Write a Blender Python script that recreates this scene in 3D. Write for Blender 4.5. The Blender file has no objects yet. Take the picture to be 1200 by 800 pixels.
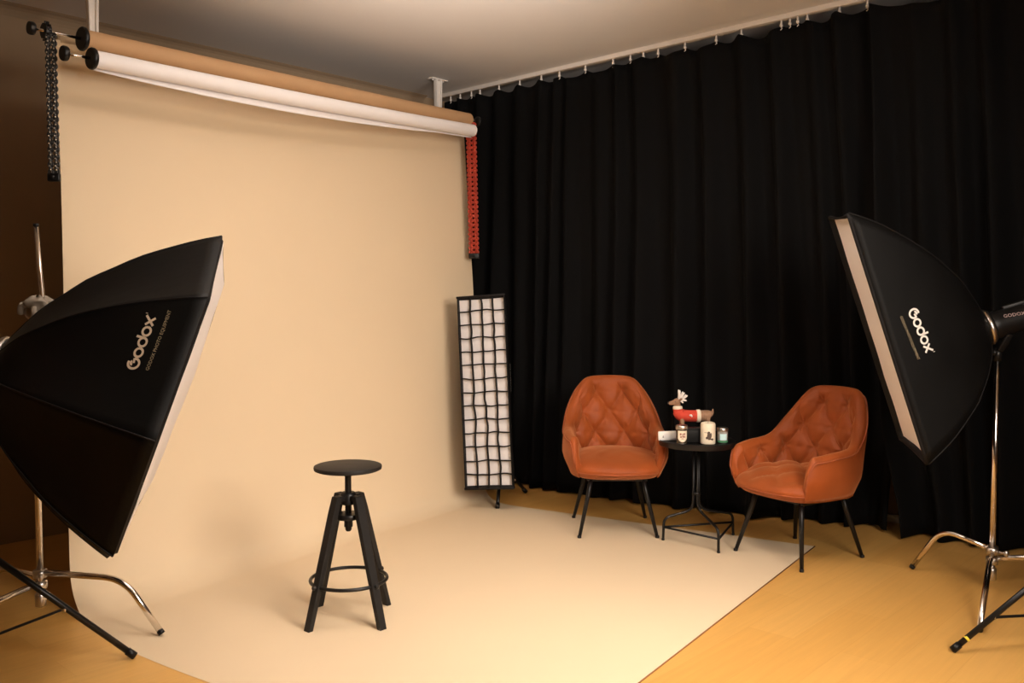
import bpy, bmesh, math, random
from math import sin, cos, pi, radians, atan2, sqrt, hypot
from mathutils import Vector, Matrix, noise
from mathutils.bvhtree import BVHTree
random.seed(7)
V = Vector
F = 1050.0; H = 1.33; P = math.atan2(50.0, 1050.0); CEIL = 2.90
CAM = V((0, 0, H))
col = bpy.context.scene.collection

# ---------- camera geometry helpers (where a thing stands, measured from the photograph)
def ray(u, v):
    x = (u - 600) / F; z = -(v - 400) / F
    return V((x, cos(P) + z * sin(P), -sin(P) + z * cos(P)))
def at(u, v, Y):
    d = ray(u, v); return CAM + d * (Y / d.y)
def onz(u, v, z=0.0):
    d = ray(u, v); return CAM + d * ((z - H) / d.z)

# ---------- object helpers
def tag(o, label=None, cat=None, group=None, kind=None):
    if label: o['label'] = label
    if cat: o['category'] = cat
    if group: o['group'] = group
    if kind: o['kind'] = kind
    return o
def empty(name, loc, label, cat, rz=0, group=None, mat=None):
    o = bpy.data.objects.new(name, None); col.objects.link(o)
    o.empty_display_size = .1
    if mat is not None: o.matrix_world = mat
    else: o.location = loc; o.rotation_euler = (0, 0, rz)
    bpy.context.view_layer.update()
    return tag(o, label, cat, group)
def root_of(o):
    while o.parent: o = o.parent
    return o
def obj(name, bm, mat, parent=None, world=False, smooth=True, auto=None):
    """world=True: vertices are given in world space and moved into the thing's own frame"""
    bmesh.ops.recalc_face_normals(bm, faces=bm.faces)
    me = bpy.data.meshes.new(name)
    if world and parent is not None:
        bm.transform(root_of(parent).matrix_world.inverted())
    for f in bm.faces: f.smooth = smooth
    if auto is not None:
        for e in bm.edges:
            if len(e.link_faces) == 2 and e.calc_face_angle(0) > radians(auto): e.smooth = False
    bm.to_mesh(me); bm.free()
    if isinstance(mat, (list, tuple)):
        for m in mat: me.materials.append(m)
    else: me.materials.append(mat)
    o = bpy.data.objects.new(name, me); col.objects.link(o)
    if parent is not None: o.parent = parent
    return o
def origin_to(o, p):
    o.data.transform(Matrix.Translation(-V(p))); o.location = V(p)
    return o
def copy_tree(o, parent=None):
    c = o.copy(); col.objects.link(c)
    if parent: c.parent = parent
    for ch in list(o.children): copy_tree(ch, c)
    return c
def NB(): return bmesh.new()
def frame_for(d):
    d = d.normalized(); up = V((0, 0, 1)) if abs(d.z) < .93 else V((1, 0, 0))
    a = d.cross(up).normalized(); return a, a.cross(d).normalized()
def tube(bm, pts, r, n=12, cap=True, closed=False, mi=0):
    pts = [V(p) for p in pts]; N = len(pts)
    rs = r if isinstance(r, (list, tuple)) else [r] * N
    rings = []; a = None
    for i, p in enumerate(pts):
        if closed: d = pts[(i + 1) % N] - pts[i - 1]
        else: d = pts[min(i + 1, N - 1)] - pts[max(i - 1, 0)]
        d.normalize()
        if a is None: a, b = frame_for(d)
        else:
            a = (a - d * a.dot(d)).normalized(); b = a.cross(d)
        rings.append([bm.verts.new(p + (a * cos(2 * pi * k / n) + b * sin(2 * pi * k / n)) * rs[i]) for k in range(n)])
    for i in range(N if closed else N - 1):
        A = rings[i]; B = rings[(i + 1) % N]
        if closed and i == N - 1:
            best = min(range(n), key=lambda s: (A[0].co - B[s].co).length); B = B[best:] + B[:best]
        for k in range(n):
            f = bm.faces.new((A[k], A[(k + 1) % n], B[(k + 1) % n], B[k])); f.material_index = mi
    if cap and not closed:
        for R in (rings[0], rings[-1]):
            f = bm.faces.new(R); f.material_index = mi
    return bm
def spline(pts, m=8, closed=False):
    pts = [V(p) for p in pts]; out = []; N = len(pts)
    for i in range(N if closed else N - 1):
        g = lambda j: pts[j % N] if closed else pts[max(0, min(N - 1, j))]
        p0, p1, p2, p3 = g(i - 1), g(i), g(i + 1), g(i + 2)
        for k in range(m):
            t = k / m
            out.append(.5 * ((2 * p1) + (p2 - p0) * t + (2 * p0 - 5 * p1 + 4 * p2 - p3) * t * t + (3 * p1 - p0 - 3 * p2 + p3) * t ** 3))
    if not closed: out.append(pts[-1])
    return out
def fillet(pts, r, m=6):
    """polyline with rounded corners"""
    pts = [V(p) for p in pts]; out = [pts[0]]
    for i in range(1, len(pts) - 1):
        a, b, c = pts[i - 1], pts[i], pts[i + 1]
        p = b + (a - b).normalized() * min(r, (a - b).length * .45); q = b + (c - b).normalized() * min(r, (c - b).length * .45)
        for k in range(m + 1):
            t = k / m; out.append(p * (1 - t) ** 2 + b * 2 * t * (1 - t) + q * t * t)
    out.append(pts[-1]); return out
def box(bm, c, s, M=None, bev=0.0, mi=0):
    """box of full sizes s about centre c, optional 3x3/4x4 orientation, bevelled"""
    g = bmesh.ops.create_cube(bm, size=1.0); vs = g['verts']
    for v in vs: v.co = V((v.co.x * s[0], v.co.y * s[1], v.co.z * s[2]))
    fs = list({f for v in vs for f in v.link_faces})
    if bev:
        es = list({e for f in fs for e in f.edges})
        r = bmesh.ops.bevel(bm, geom=es, offset=bev, segments=2, affect='EDGES', profile=.6)
        vs = list({v for f in r['faces'] for v in f.verts} | {v for v in vs if v.is_valid})
        ext = set(vs)
        for v in list(ext):
            for f in v.link_faces:
                for w in f.verts: ext.add(w)
        vs = list(ext)
    for v in vs:
        if M is not None: v.co = M @ v.co
        v.co = v.co + V(c)
    for v in vs:
        for f in v.link_faces: f.material_index = mi
    return bm
def beam(bm, a, b, w, t, wdir, bev=0.0, mi=0):
    """straight bar from a to b, width w along wdir, thickness t"""
    a = V(a); b = V(b); d = b - a; L = d.length; d.normalize()
    x = V(wdir); x = (x - d * x.dot(d)).normalized(); y = d.cross(x)
    M = Matrix((x, y, d)).transposed()
    return box(bm, (a + b) / 2, (w, t, L), M, bev, mi)
def lathe(bm, prof, n=32, c=(0, 0, 0), M=None, mi=0, capb=True, capt=True):
    rings = []
    for r, z in prof:
        ring = []
        for k in range(n):
            p = V((r * cos(2 * pi * k / n), r * sin(2 * pi * k / n), z))
            if M is not None: p = M @ p
            ring.append(bm.verts.new(p + V(c)))
        rings.append(ring)
    for A, B in zip(rings, rings[1:]):
        for k in range(n):
            f = bm.faces.new((A[k], A[(k + 1) % n], B[(k + 1) % n], B[k])); f.material_index = mi
    if capb: bm.faces.new(rings[0]).material_index = mi
    if capt: bm.faces.new(rings[-1]).material_index = mi
    return bm
def grid(bm, fn, nu, nv, mi=0, wrapu=False):
    g = [[bm.verts.new(fn(i / nu, j / nv)) for j in range(nv + 1)] for i in range(nu if wrapu else nu + 1)]
    for i in range(nu):
        A = g[i]; B = g[(i + 1) % len(g)]
        for j in range(nv):
            f = bm.faces.new((A[j], B[j], B[j + 1], A[j + 1])); f.material_index = mi
    return g
def axisM(d):
    d = V(d).normalized(); a, b = frame_for(d)
    return Matrix((a, b, d)).transposed()
def ball(bm, c, r, sc=(1, 1, 1), mi=0, n=14):
    g = bmesh.ops.create_uvsphere(bm, u_segments=n, v_segments=n // 2 + 2, radius=r)
    for v in g['verts']:
        v.co = V((v.co.x * sc[0], v.co.y * sc[1], v.co.z * sc[2])) + V(c)
        for f in v.link_faces: f.material_index = mi
def smooth(a, b, x):
    t = max(0, min(1, (x - a) / (b - a))); return t * t * (3 - 2 * t)

# ---------- materials
def mat(name, c, rough=.5, metal=0, sheen=0, spec=.5, bump=None, var=None, coat=0, sheen_tint=None, trans=0, emit=0):
    m = bpy.data.materials.new(name); m.use_nodes = True
    nt = m.node_tree; b = nt.nodes['Principled BSDF']; N = nt.nodes.new; L = nt.links.new
    b.inputs['Base Color'].default_value = (*c, 1); b.inputs['Roughness'].default_value = rough
    b.inputs['Metallic'].default_value = metal; b.inputs['Specular IOR Level'].default_value = spec
    b.inputs['Sheen Weight'].default_value = sheen; b.inputs['Coat Weight'].default_value = coat
    b.inputs['Transmission Weight'].default_value = trans
    if sheen_tint: b.inputs['Sheen Tint'].default_value = (*sheen_tint, 1)
    tc = N('ShaderNodeTexCoord')
    if var:                       # (scale, amount)
        nz = N('ShaderNodeTexNoise'); nz.inputs['Scale'].default_value = var[0]; nz.inputs['Detail'].default_value = 5
        L(tc.outputs['Object'], nz.inputs['Vector'])
        mr = N('ShaderNodeMapRange'); mr.inputs['From Min'].default_value = .3; mr.inputs['From Max'].default_value = .7
        mr.inputs['To Min'].default_value = 1 - var[1]; mr.inputs['To Max'].default_value = 1 + var[1]
        L(nz.outputs['Fac'], mr.inputs['Value'])
        hs = N('ShaderNodeHueSaturation'); hs.inputs['Color'].default_value = (*c, 1)
        L(mr.outputs['Result'], hs.inputs['Value']); L(hs.outputs['Color'], b.inputs['Base Color'])
    if bump:                      # (scale, strength, distance)
        nz = N('ShaderNodeTexNoise'); nz.inputs['Scale'].default_value = bump[0]; nz.inputs['Detail'].default_value = 4
        L(tc.outputs['Object'], nz.inputs['Vector'])
        bp = N('ShaderNodeBump'); bp.inputs['Strength'].default_value = bump[1]; bp.inputs['Distance'].default_value = bump[2]
        L(nz.outputs['Fac'], bp.inputs['Height']); L(bp.outputs['Normal'], b.inputs['Normal'])
    return m
M = {}
M['wall'] = mat('wall_paint', (.34, .24, .15), .9, bump=(60, .08, .002))
M['ceil'] = mat('ceiling_paint', (.80, .77, .74), .95, bump=(80, .05, .002))
M['white'] = mat('white_paint', (.8, .78, .75), .5)
M['rail'] = mat('rail_white', (.78, .72, .66), .45)
M['paper'] = mat('beige_paper', (.73, .58, .395), .75, spec=.25, var=(1.2, .02))
M['paper_edge'] = mat('paper_edge_brown', (.28, .12, .04), .8)
M['kraft'] = mat('kraft_paper', (.50, .30, .155), .7, spec=.3, var=(3, .04))
M['whitepaper'] = mat('white_paper', (.86, .82, .82), .6, spec=.3)
M['curtain'] = mat('black_curtain', (.0034, .0033, .0035), .9, sheen=.0, spec=.12, bump=(400, .2, .001))
M['hem'] = M['curtain']
M['blackplastic'] = mat('black_plastic', (.006, .0055, .0055), .4, spec=.3)
M['blackmetal'] = mat('black_metal', (.006, .0055, .0055), .38, spec=.35)
M['matteblack'] = mat('matte_black', (.008, .007, .0065), .55, spec=.35)
M['chrome'] = mat('chrome', (.75, .70, .66), .16, metal=1)
M['steel'] = mat('brushed_steel', (.6, .56, .52), .3, metal=1)
M['soft'] = mat('softbox_fabric', (.0026, .0023, .0021), .6, spec=.16, sheen=.0, bump=(9, .25, .01))
M['soft2'] = mat('softbox_lip', (.007, .006, .006), .6, spec=.2)
M['diff'] = mat('diffuser_cloth', (.80, .76, .76), .8, bump=(30, .1, .002))
M['logo'] = mat('logo_print', (.66, .52, .38), .5)
M['logo2'] = mat('logo_print_white', (.78, .72, .66), .5)
M['smalltext'] = mat('small_print', (.36, .28, .17), .6)
M['logored'] = mat('flash_print', (.50, .36, .34), .5)
M['velvet'] = mat('rust_velvet', (.29, .060, .010), .55, sheen=.40, sheen_tint=(1, .5, .25), spec=.25, var=(7, .12), bump=(18, .12, .006))
M['piping'] = mat('rust_piping', (.30, .065, .015), .7, sheen=.2, sheen_tint=(1, .5, .3))
M['redchain'] = mat('red_chain', (.36, .028, .008), .4)
M['blackchain'] = mat('black_chain', (.02, .018, .016), .3)
M['dots'] = mat('chain_eyelets', (.42, .36, .28), .4)
M['cloth'] = mat('grey_cloth', (.30, .26, .21), .95, bump=(40, .4, .004))
M['jarglass'] = mat('amber_glass', (.05, .035, .02), .08, spec=.6, coat=.4)
M['cream'] = mat('cream_label', (.80, .70, .55), .6)
M['creamwax'] = mat('cream_ceramic', (.80, .70, .54), .35, var=(60, .06))
M['silver'] = mat('silver_lid', (.55, .52, .48), .35, metal=1)
M['ink'] = mat('dark_ink', (.07, .045, .035), .6)
M['inkred'] = mat('brown_red_ink', (.28, .12, .09), .6)
M['green'] = mat('green_band', (.05, .22, .10), .5)
M['cyan'] = mat('pale_blue_label', (.62, .86, .88), .5)
M['greyglass'] = mat('grey_glass', (.33, .31, .28), .15, coat=.3)
M['redknit'] = mat('red_knit', (.55, .05, .025), .85, bump=(350, .5, .002))
M['fur'] = mat('brown_fur', (.30, .17, .10), .9, bump=(200, .6, .003), var=(60, .2))
M['tan'] = mat('tan_fur', (.50, .33, .22), .9, bump=(200, .5, .003))
M['antler'] = mat('white_antler', (.85, .80, .76), .6)
M['case'] = mat('white_case', (.85, .83, .80), .35)
M['blackbox'] = mat('black_box', (.005, .0045, .0045), .5, spec=.2)
M['yellow'] = mat('yellow_tape', (.75, .60, .05), .6)

def floor_material():
    m = bpy.data.materials.new('laminate_floor'); m.use_nodes = True
    nt = m.node_tree; b = nt.nodes['Principled BSDF']; N = nt.nodes.new; L = nt.links.new
    tc = N('ShaderNodeTexCoord'); mp = N('ShaderNodeMapping'); mp.inputs['Rotation'].default_value = (0, 0, -radians(90 - 42.5))
    L(tc.outputs['Object'], mp.inputs['Vector'])
    br = N('ShaderNodeTexBrick'); br.offset = .37; br.inputs['Scale'].default_value = 1
    br.inputs['Brick Width'].default_value = 1.25; br.inputs['Row Height'].default_value = .19
    br.inputs['Mortar Size'].default_value = .0008; br.inputs['Bias'].default_value = 0
    br.inputs['Color1'].default_value = (.60, .320, .080, 1); br.inputs['Color2'].default_value = (.66, .370, .105, 1)
    br.inputs['Mortar'].default_value = (.56, .29, .07, 1)
    L(mp.outputs['Vector'], br.inputs['Vector'])
    mp2 = N('ShaderNodeMapping'); mp2.inputs['Scale'].default_value = (1.5, 28, 1); L(mp.outputs['Vector'], mp2.inputs['Vector'])
    nz = N('ShaderNodeTexNoise'); nz.inputs['Scale'].default_value = 1.6; nz.inputs['Detail'].default_value = 7; nz.inputs['Roughness'].default_value = .6
    L(mp2.outputs['Vector'], nz.inputs['Vector'])
    mr = N('ShaderNodeMapRange'); mr.inputs['From Min'].default_value = .25; mr.inputs['From Max'].default_value = .75
    mr.inputs['To Min'].default_value = .93; mr.inputs['To Max'].default_value = 1.06; L(nz.outputs['Fac'], mr.inputs['Value'])
    hs = N('ShaderNodeHueSaturation'); L(mr.outputs['Result'], hs.inputs['Value']); L(br.outputs['Color'], hs.inputs['Color'])
    L(hs.outputs['Color'], b.inputs['Base Color'])
    b.inputs['Roughness'].default_value = .42; b.inputs['Specular IOR Level'].default_value = .4
    bp = N('ShaderNodeBump'); bp.inputs['Strength'].default_value = .06; bp.inputs['Distance'].default_value = .002
    L(nz.outputs['Fac'], bp.inputs['Height']); L(bp.outputs['Normal'], b.inputs['Normal'])
    return m
M['floor'] = floor_material()

# ================================================================ THE ROOM
WL = V((-2.75, 4.81)); WR = V((-.735, 7.01))                 # back wall line at the ceiling
bd = (WR - WL).normalized()                                  # along the back wall
T0 = V((-.53, 6.98)); T1 = V((1.844, 4.72)); td = (T1 - T0).normalized()    # curtain track line
tn = V((td.y, -td.x))                                        # towards the room is -? fixed below
if tn.dot(V((0, 0)) - T0) < 0: tn = -tn
def isect(p, d, q, e):
    den = d.x * e.y - d.y * e.x; t = ((q.x - p.x) * e.y - (q.y - p.y) * e.x) / den; return p + d * t
Wp = V((2.16, 5.36)); Wd = (Wp - V((-.50, 7.28))).normalized()   # right wall, behind the curtain
corner = isect(WL, bd, Wp, Wd)
wleft_end = WL + bd * (-3.6)                                   # back wall runs on to the left
wright_end = Wp + Wd * 2.6
rear_l = V((-3.9, -2.4)); rear_r = V((5.2, -2.4))
poly = [wleft_end, corner, wright_end, V((5.2, wright_end.y - .2)), rear_r, V((-6.2, -2.4))]
poly = [wleft_end, corner, wright_end, rear_r, V((wleft_end.x, -2.4))]
def slab(name, z0, z1, m):
    bm = NB(); a = [bm.verts.new((p.x, p.y, z0)) for p in poly]; b = [bm.verts.new((p.x, p.y, z1)) for p in poly]
    bm.faces.new(a); bm.faces.new(b)
    for i in range(len(poly)):
        j = (i + 1) % len(poly); bm.faces.new((a[i], a[j], b[j], b[i]))
    return tag(obj(name, bm, m, smooth=False), kind='structure')
slab('floor', -.1, 0, M['floor']); slab('ceiling', CEIL, CEIL + .1, M['ceil'])
def wall(name, a, b, m):
    c = V((0, 2)); n = V(((b - a).y, -(b - a).x)).normalized()
    if n.dot(c - a) > 0: n = -n                                # outward
    bm = NB(); q = [a, b, b + n * .12, a + n * .12]
    lo = [bm.verts.new((p.x, p.y, 0)) for p in q]; hi = [bm.verts.new((p.x, p.y, CEIL)) for p in q]
    bm.faces.new(lo); bm.faces.new(hi)
    for i in range(4): bm.faces.new((lo[i], lo[(i + 1) % 4], hi[(i + 1) % 4], hi[i]))
    return tag(obj(name, bm, m, smooth=False), kind='structure')
wall('wall_back', poly[0], poly[1], M['wall']); wall('wall_right', poly[1], poly[2], M['wall'])
wall('wall_side', poly[2], poly[3], M['wall']); wall('wall_front', poly[3], poly[4], M['wall']); wall('wall_left', poly[4], poly[0], M['wall'])
# baseboard behind the curtain
def strip(name, a, b, nrm, d, z0, z1, m, bev=.004):
    bm = NB(); a3 = V((a.x, a.y, 0)); b3 = V((b.x, b.y, 0)); n3 = V((nrm.x, nrm.y, 0)).normalized()
    c = (a3 + b3) / 2 + n3 * d / 2 + V((0, 0, (z0 + z1) / 2)); dd = (b3 - a3)
    beam(bm, c - dd / 2, c + dd / 2, d, z1 - z0, n3, bev)
    return obj(name, bm, m)
wn = V((Wd.y, -Wd.x)); wn = wn if wn.dot(-corner) > 0 else -wn
tag(strip('baseboard_right', corner + Wd * .05, wright_end - Wd * .05, wn, .018, 0, .05, M['white']), kind='structure')
# rounded cove where back wall meets the ceiling (pale band in the photo)
bn = V((bd.y, -bd.x)); bn = bn if bn.dot(-corner) > 0 else -bn
bm = NB()
prof = [(0, -.06), (.006, -.045), (.018, -.026), (.032, -.014), (.05, -.006), (.06, 0), (0, 0)]
for t in (0.02, (corner - wleft_end).length - .3):
    p = wleft_end + bd * t
    ring = [bm.verts.new((p.x + bn.x * a, p.y + bn.y * a, CEIL + b)) for a, b in prof]
    if t == .02: r0 = ring
bm.faces.new(r0); bm.faces.new(ring)
for i in range(len(prof)):
    j = (i + 1) % len(prof); bm.faces.new((r0[i], r0[j], ring[j], ring[i]))
tag(obj('trim_ceiling', bm, M['wall'], smooth=False), kind='structure')

# ================================================================ CURTAIN TRACK + CURTAINS
def tp(s, off=0, z=0): 
    p = T0 + td * s + tn * off; return V((p.x, p.y, z))
S_at = lambda u: (lambda d: isect(T0, td, V((0, 0)), V((d.x, d.y))) )(ray(u, 350))
def s_of(u): return (S_at(u) - T0).dot(td)
trk = empty('curtain_track', tp(1.6, 0, CEIL - .03), 'white ceiling track with small gliders above the black curtains', 'curtain track')
bm = NB(); beam(bm, tp(-.02, 0, CEIL - .014), tp(5.2, 0, CEIL - .014), .045, .028, tn.to_3d(), .003)
obj('rail', bm, M['rail'], trk, world=True)
glid_s = [s_of(u) for u in (529, 540, 553, 563, 585, 609, 634, 655, 685, 717, 737, 752, 769, 800, 836, 865, 911, 921, 930, 941, 978, 1010)] + [3.9, 4.2, 4.5, 4.8]
g0 = None
for s in glid_s:
    if g0 is None:
        bm = NB(); tube(bm, [(0, 0, 0), (0, 0, -.022)], .006, 8); ball(bm, (0, 0, -.028), .010, n=8)
        tube(bm, [(0, 0, -.03), (.004, 0, -.045), (-.004, 0, -.052)], .003, 6)
        g0 = obj('glider', bm, M['rail'], trk); g = g0
    else:
        g = g0.copy(); col.objects.link(g); g.parent = trk
    g.location = tp(s, 0, CEIL - .028) - trk.location

def curtain(name, s0, s1, hem, label, seed, nf, off=0., mul=1.0, draw=(0, 0)):
    """hem: list of floor points (world xy) from s0 to s1"""
    rnd = random.Random(seed)
    hs = sorted(((V(p) - T0).dot(td), (V(p) - T0).dot(tn)) for p in hem)
    def hoff(s):
        if s <= hs[0][0]: return hs[0][1]
        for (s_a, o_a), (s_b, o_b) in zip(hs, hs[1:]):
            if s <= s_b: return o_a + (o_b - o_a) * smooth(0, 1, (s - s_a) / (s_b - s_a)) * .5 + (o_b - o_a) * (s - s_a) / (s_b - s_a) * .5
        return hs[-1][1]
    ws = [rnd.uniform(.6, 1.5) for _ in range(nf)]; tot = sum(ws); ed = [0]
    for w in ws: ed.append(ed[-1] + w / tot)
    am = [rnd.uniform(.55, 1.25) for _ in range(nf + 1)]; sh = [rnd.uniform(-.3, .3) for _ in range(nf)]
    def fold(t):
        for i in range(nf):
            if t <= ed[i + 1] or i == nf - 1:
                k = (t - ed[i]) / (ed[i + 1] - ed[i]); break
        a = am[i] * (1 - k) + am[i + 1] * k
        return a * (cos(2 * pi * k + sh[i] * sin(2 * pi * k)) * .5 + .12 * cos(4 * pi * k)) 
    gs = [s for s in glid_s if s0 - .05 <= s <= s1 + .05]
    def sag(s):
        if not gs: return 0
        lo = max([g for g in gs if g <= s] or [gs[0] - .2]); hi = min([g for g in gs if g > s] or [gs[-1] + .3])
        k = (s - lo) / max(hi - lo, .01); return min(.055, .15 * (hi - lo)) * sin(pi * max(0, min(1, k)))
    def fn(a, b):
        s = s0 + (s1 - s0) * a
        top = tp(s, off, CEIL - .058 - sag(s))
        s += (draw[0] * (1 - smooth(0, .35, a)) + draw[1] * smooth(.75, 1, a)) * smooth(.72, 1, b)
        bot = tp(s, hoff(s), .012 + .006 * sin(a * 40))
        p = top.lerp(bot, b)
        wob = .012 * noise.noise(V((a * 9 + seed, b * 2.2, 0)))
        amp = (.030 + .045 * smooth(0, .6, b)) * mul
        q = fold(a + .004 * sin(b * 5 + seed)) * amp * 1.4 + wob * 2.4 + .02 * noise.noise(V((a * 25 + seed, b * .8, 3)))
        # small flare where the cloth meets the floor
        q += .035 * smooth(.93, 1, b) * (.5 + noise.noise(V((a * 14, seed, 1))))
        return p + V((tn.x, tn.y, 0)) * q
    bm = NB(); grid(bm, fn, nf * 26, 44)
    o = obj(name, bm, M['curtain'])
    md = o.modifiers.new('thickness', 'SOLIDIFY'); md.thickness = .003
    origin_to(o, fn(.5, 1).copy())
    return tag(o, label, 'curtain', 'black floor-length curtains')
hemA = [(-.48, 6.86), (.06, 6.40), (.24, 6.19), (.80, 5.80), (1.42, 5.45), (2.08, 5.17)]
curtain('curtain', .05, s_of(1024), hemA, 'long black pleated curtain hanging behind the two rust armchairs', 3, 17, draw=(0, -.07))
hemB = [(2.02, 4.99), (2.35, 4.90), (2.9, 4.55), (3.6, 3.95)]
curtain('curtain', s_of(1019), 5.1, hemB, 'black curtain panel behind the right chrome stand, its hem bulging out over the floor', 9, 9, off=.05, mul=1.3, draw=(.07, 0))

# ================================================================ PAPER BACKDROP SYSTEM
# beige paper: ruled surface between its left and right edge
Lp = [at(65.5, 46, 4.16), at(67, 110, 4.14), at(71, 206, 4.11), at(74, 335, 4.06), at(76, 470, 3.99), at(78, 560, 3.93), at(80, 620, 3.87),
      at(82, 672, 3.80), at(88, 704, 3.735), onz(101, 730, .002), onz(128, 748, .0012), onz(160, 766, .0012), onz(247, 800, .0012), V((-.55, 2.75, .0012)), V((-.02, 2.38, .0012))]
Rp = [at(542, 150, 6.13), at(544, 163, 6.12), at(549, 250, 6.11), at(555, 345, 6.09), at(558, 430, 6.06), at(560, 490, 6.04), at(562, 530, 6.02),
      at(564.5, 556, 6.0), at(569, 574, 5.975), onz(577, 584.5, .0012), onz(590, 590, .0012), onz(625, 595.5, .0012), onz(760, 614, .0012), onz(860, 627, .0012), onz(955, 640, .0012)]
LL = spline(Lp, 8); RR = spline(Rp, 8)
nS = len(LL) - 1
def pfn(a, b):
    i = min(nS, round(b * nS)); p = LL[i].lerp(RR[i], a)
    q = p.copy(); lift = smooth(.012, .25, p.z)
    n3 = V((.70, -.71, 0))
    q += n3 * lift * (.006 * sin(a * 9 + b * 3))
    # the free end curls up by a hair
    q.z = max(q.z, .0012)
    return q
bm = NB(); grid(bm, pfn, 48, nS)
back = empty('paper_backdrop', V((-1.05, 5.0, 0)), 'wide seamless beige paper backdrop hanging down and sweeping across the floor', 'backdrop')
o = obj('paper_sheet', bm, M['paper'], back, world=True)
bm = NB(); tube(bm, [LL[-1] + V((0, 0, .001)), RR[-1] + V((0, 0, .001))], .0028, 6)
tag(obj('end_line', bm, M['paper_edge'], back, world=True), 'thin brown line along the end of the paper')  # thin brown line laid along the end of the sheet
# its own roll, hidden behind the other two
ca = Lp[0] + V((-.01, .035, 0)); cb = Rp[0] + V((0, .035, 0))
bm = NB(); tube(bm, [ca, cb], .034, 24); obj('roll', bm, M['paper'], back, world=True)

def roll(name, label, pa, pb, r, m, sag, group, slip=0):
    root = empty(name, (pa + pb) / 2, label, 'paper roll', group=group)
    bm = NB(); n = 24; pts = []
    for k in range(n + 1):
        t = k / n; pts.append(pa.lerp(pb, t) - V((0, 0, sag * 4 * t * (1 - t))))
    tube(bm, pts, r, 32)
    obj('paper', bm, m, root, world=True, auto=50)
    return root, pts
kA = at(99, 46, 4.03); kB = at(549, 140.5, 6.0); kdir = (kB - kA).normalized()
rl, kp = roll('paper_roll', 'upper brown kraft paper roll mounted below the ceiling', kA, kB, .043, M['kraft'], .004, 'rolls of backdrop paper')
wA = at(110, 69, 3.93); wB = at(554, 153, 5.86); wdir = (wB - wA).normalized()
rw, wpnt = roll('paper_roll', 'lower white paper roll hanging in front of the brown one', wA, wB, .0385, M['whitepaper'], .010, 'rolls of backdrop paper')
# loose flap below white roll
bm = NB()
def flap(a, b):
    i = a * (len(wpnt) - 1); k = int(min(i, len(wpnt) - 2)); p = wpnt[k].lerp(wpnt[k + 1], i - k)
    n3 = V((.70, -.71, 0)); ph = radians(190) + b * radians(100)
    base = p - n3 * .0385 * .2
    return p + n3 * (-.02 * (1 - b) + .0 - .012 * b) + V((0, 0, -.034 - (.012 + .026 * sin(pi * min(1, a * 1.15)) ** .8) * b))
grid(bm, flap, 40, 4); o = obj('loose_edge', bm, M['whitepaper'], rw, world=True); md = o.modifiers.new('t', 'SOLIDIFY'); md.thickness = .002
# hardware of roll ends
def disc(bm, c, d, r, t):
    lathe(bm, [(r * .5, -t * .5), (r * .92, -t * .5), (r, -t * .25), (r, t * .25), (r * .92, t * .5), (r * .5, t * .5)], 28, c, axisM(d))
def roll_hw(root, pa, d, Lrod, r, big):
    bm = NB(); disc(bm, pa - d * .008, d, r * 1.22, .02); obj('end_cap', bm, M['blackplastic'], root, world=True, auto=40)
    bm = NB(); tube(bm, [pa - d * .01, pa - d * Lrod], .0065, 12); obj('spindle', bm, M['chrome'], root, world=True)
    bm = NB(); disc(bm, pa - d * Lrod, d, big, .022); obj('end_knob', bm, M['blackplastic'], root, world=True, auto=40)
roll_hw(rl, kA, kdir, .225, .043, .028); roll_hw(rw, wA, wdir, .125, .0385, .032)
bm = NB(); tube(bm, [kB, kB + kdir * .10], .008, 12); obj('spindle', bm, M['chrome'], rl, world=True)
bm = NB(); disc(bm, kB + kdir * .012, kdir, .03, .02); disc(bm, kB + kdir * .09, kdir, .034, .02); obj('end_cap', bm, M['blackplastic'], rl, world=True)
# sprocket at the left
spc = kA - kdir * .165
bm = NB(); nT = 12
lathe(bm, [(.012, -.012), (.032, -.012), (.036, 0), (.032, .012), (.012, .012)], 28, spc, axisM(kdir))
Ms = axisM(kdir)
for k in range(nT):
    a = 2 * pi * k / nT; box(bm, spc + Ms @ V((cos(a) * .038, sin(a) * .038, 0)), (.010, .006, .012), Ms @ Matrix.Rotation(a, 3, 'Z'), .001)
obj('sprocket', bm, M['blackplastic'], rl, world=True, auto=40)

def chain(name, label, top, bot, w, m, mdot, wd, clip_m, pitch=.016):
    root = empty(name, bot, label, 'chain'); d = (bot - top); L = d.length; d.normalize(); wd = (wd - d * wd.dot(d)).normalized(); th = d.cross(wd)
    for sgn in (-1, 1):
        bm = NB(); n = int(L / pitch)
        for i in range(n + 1):
            c = top + d * (i * pitch) + wd * sgn * w * .5
            # one plastic link: oval ring, alternate links turned
            A, B = (wd, th) if i % 2 == 0 else (th, wd)
            rr = pitch * .72; rw_ = w * .40 if i % 2 == 0 else w * .30
            pts = [c + d * (cos(2 * pi * k / 10) * rr) + A * (sin(2 * pi * k / 10) * rw_) for k in range(10)]
            tube(bm, pts, w * .20, 6, closed=True)
            ball(bm, c + th * 0, w * .3, n=6)
        strand = obj('chain_strand', bm, m, root, world=True)
        if mdot:
            bm = NB()
            for i in range(n):
                for side in (-1, 1):
                    c = top + d * ((i + .5) * pitch) + wd * sgn * w * .5 + th * side * (w * .36)
                    ball(bm, c + wd * (w * .1 * (1 if i % 2 else -1)), w * .15, n=6)
            obj('eyelets', bm, mdot, strand, world=True)
    bm = NB(); box(bm, bot + d * .01, (w * 2.1, .022, .035), Matrix((wd, th, -d)).transposed(), .006)
    tube(bm, [bot + d * .01 - th * .012, bot + d * .01 + th * .02], .008, 10)
    obj('chain_weight', bm, clip_m, root, world=True)
    return root
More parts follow.
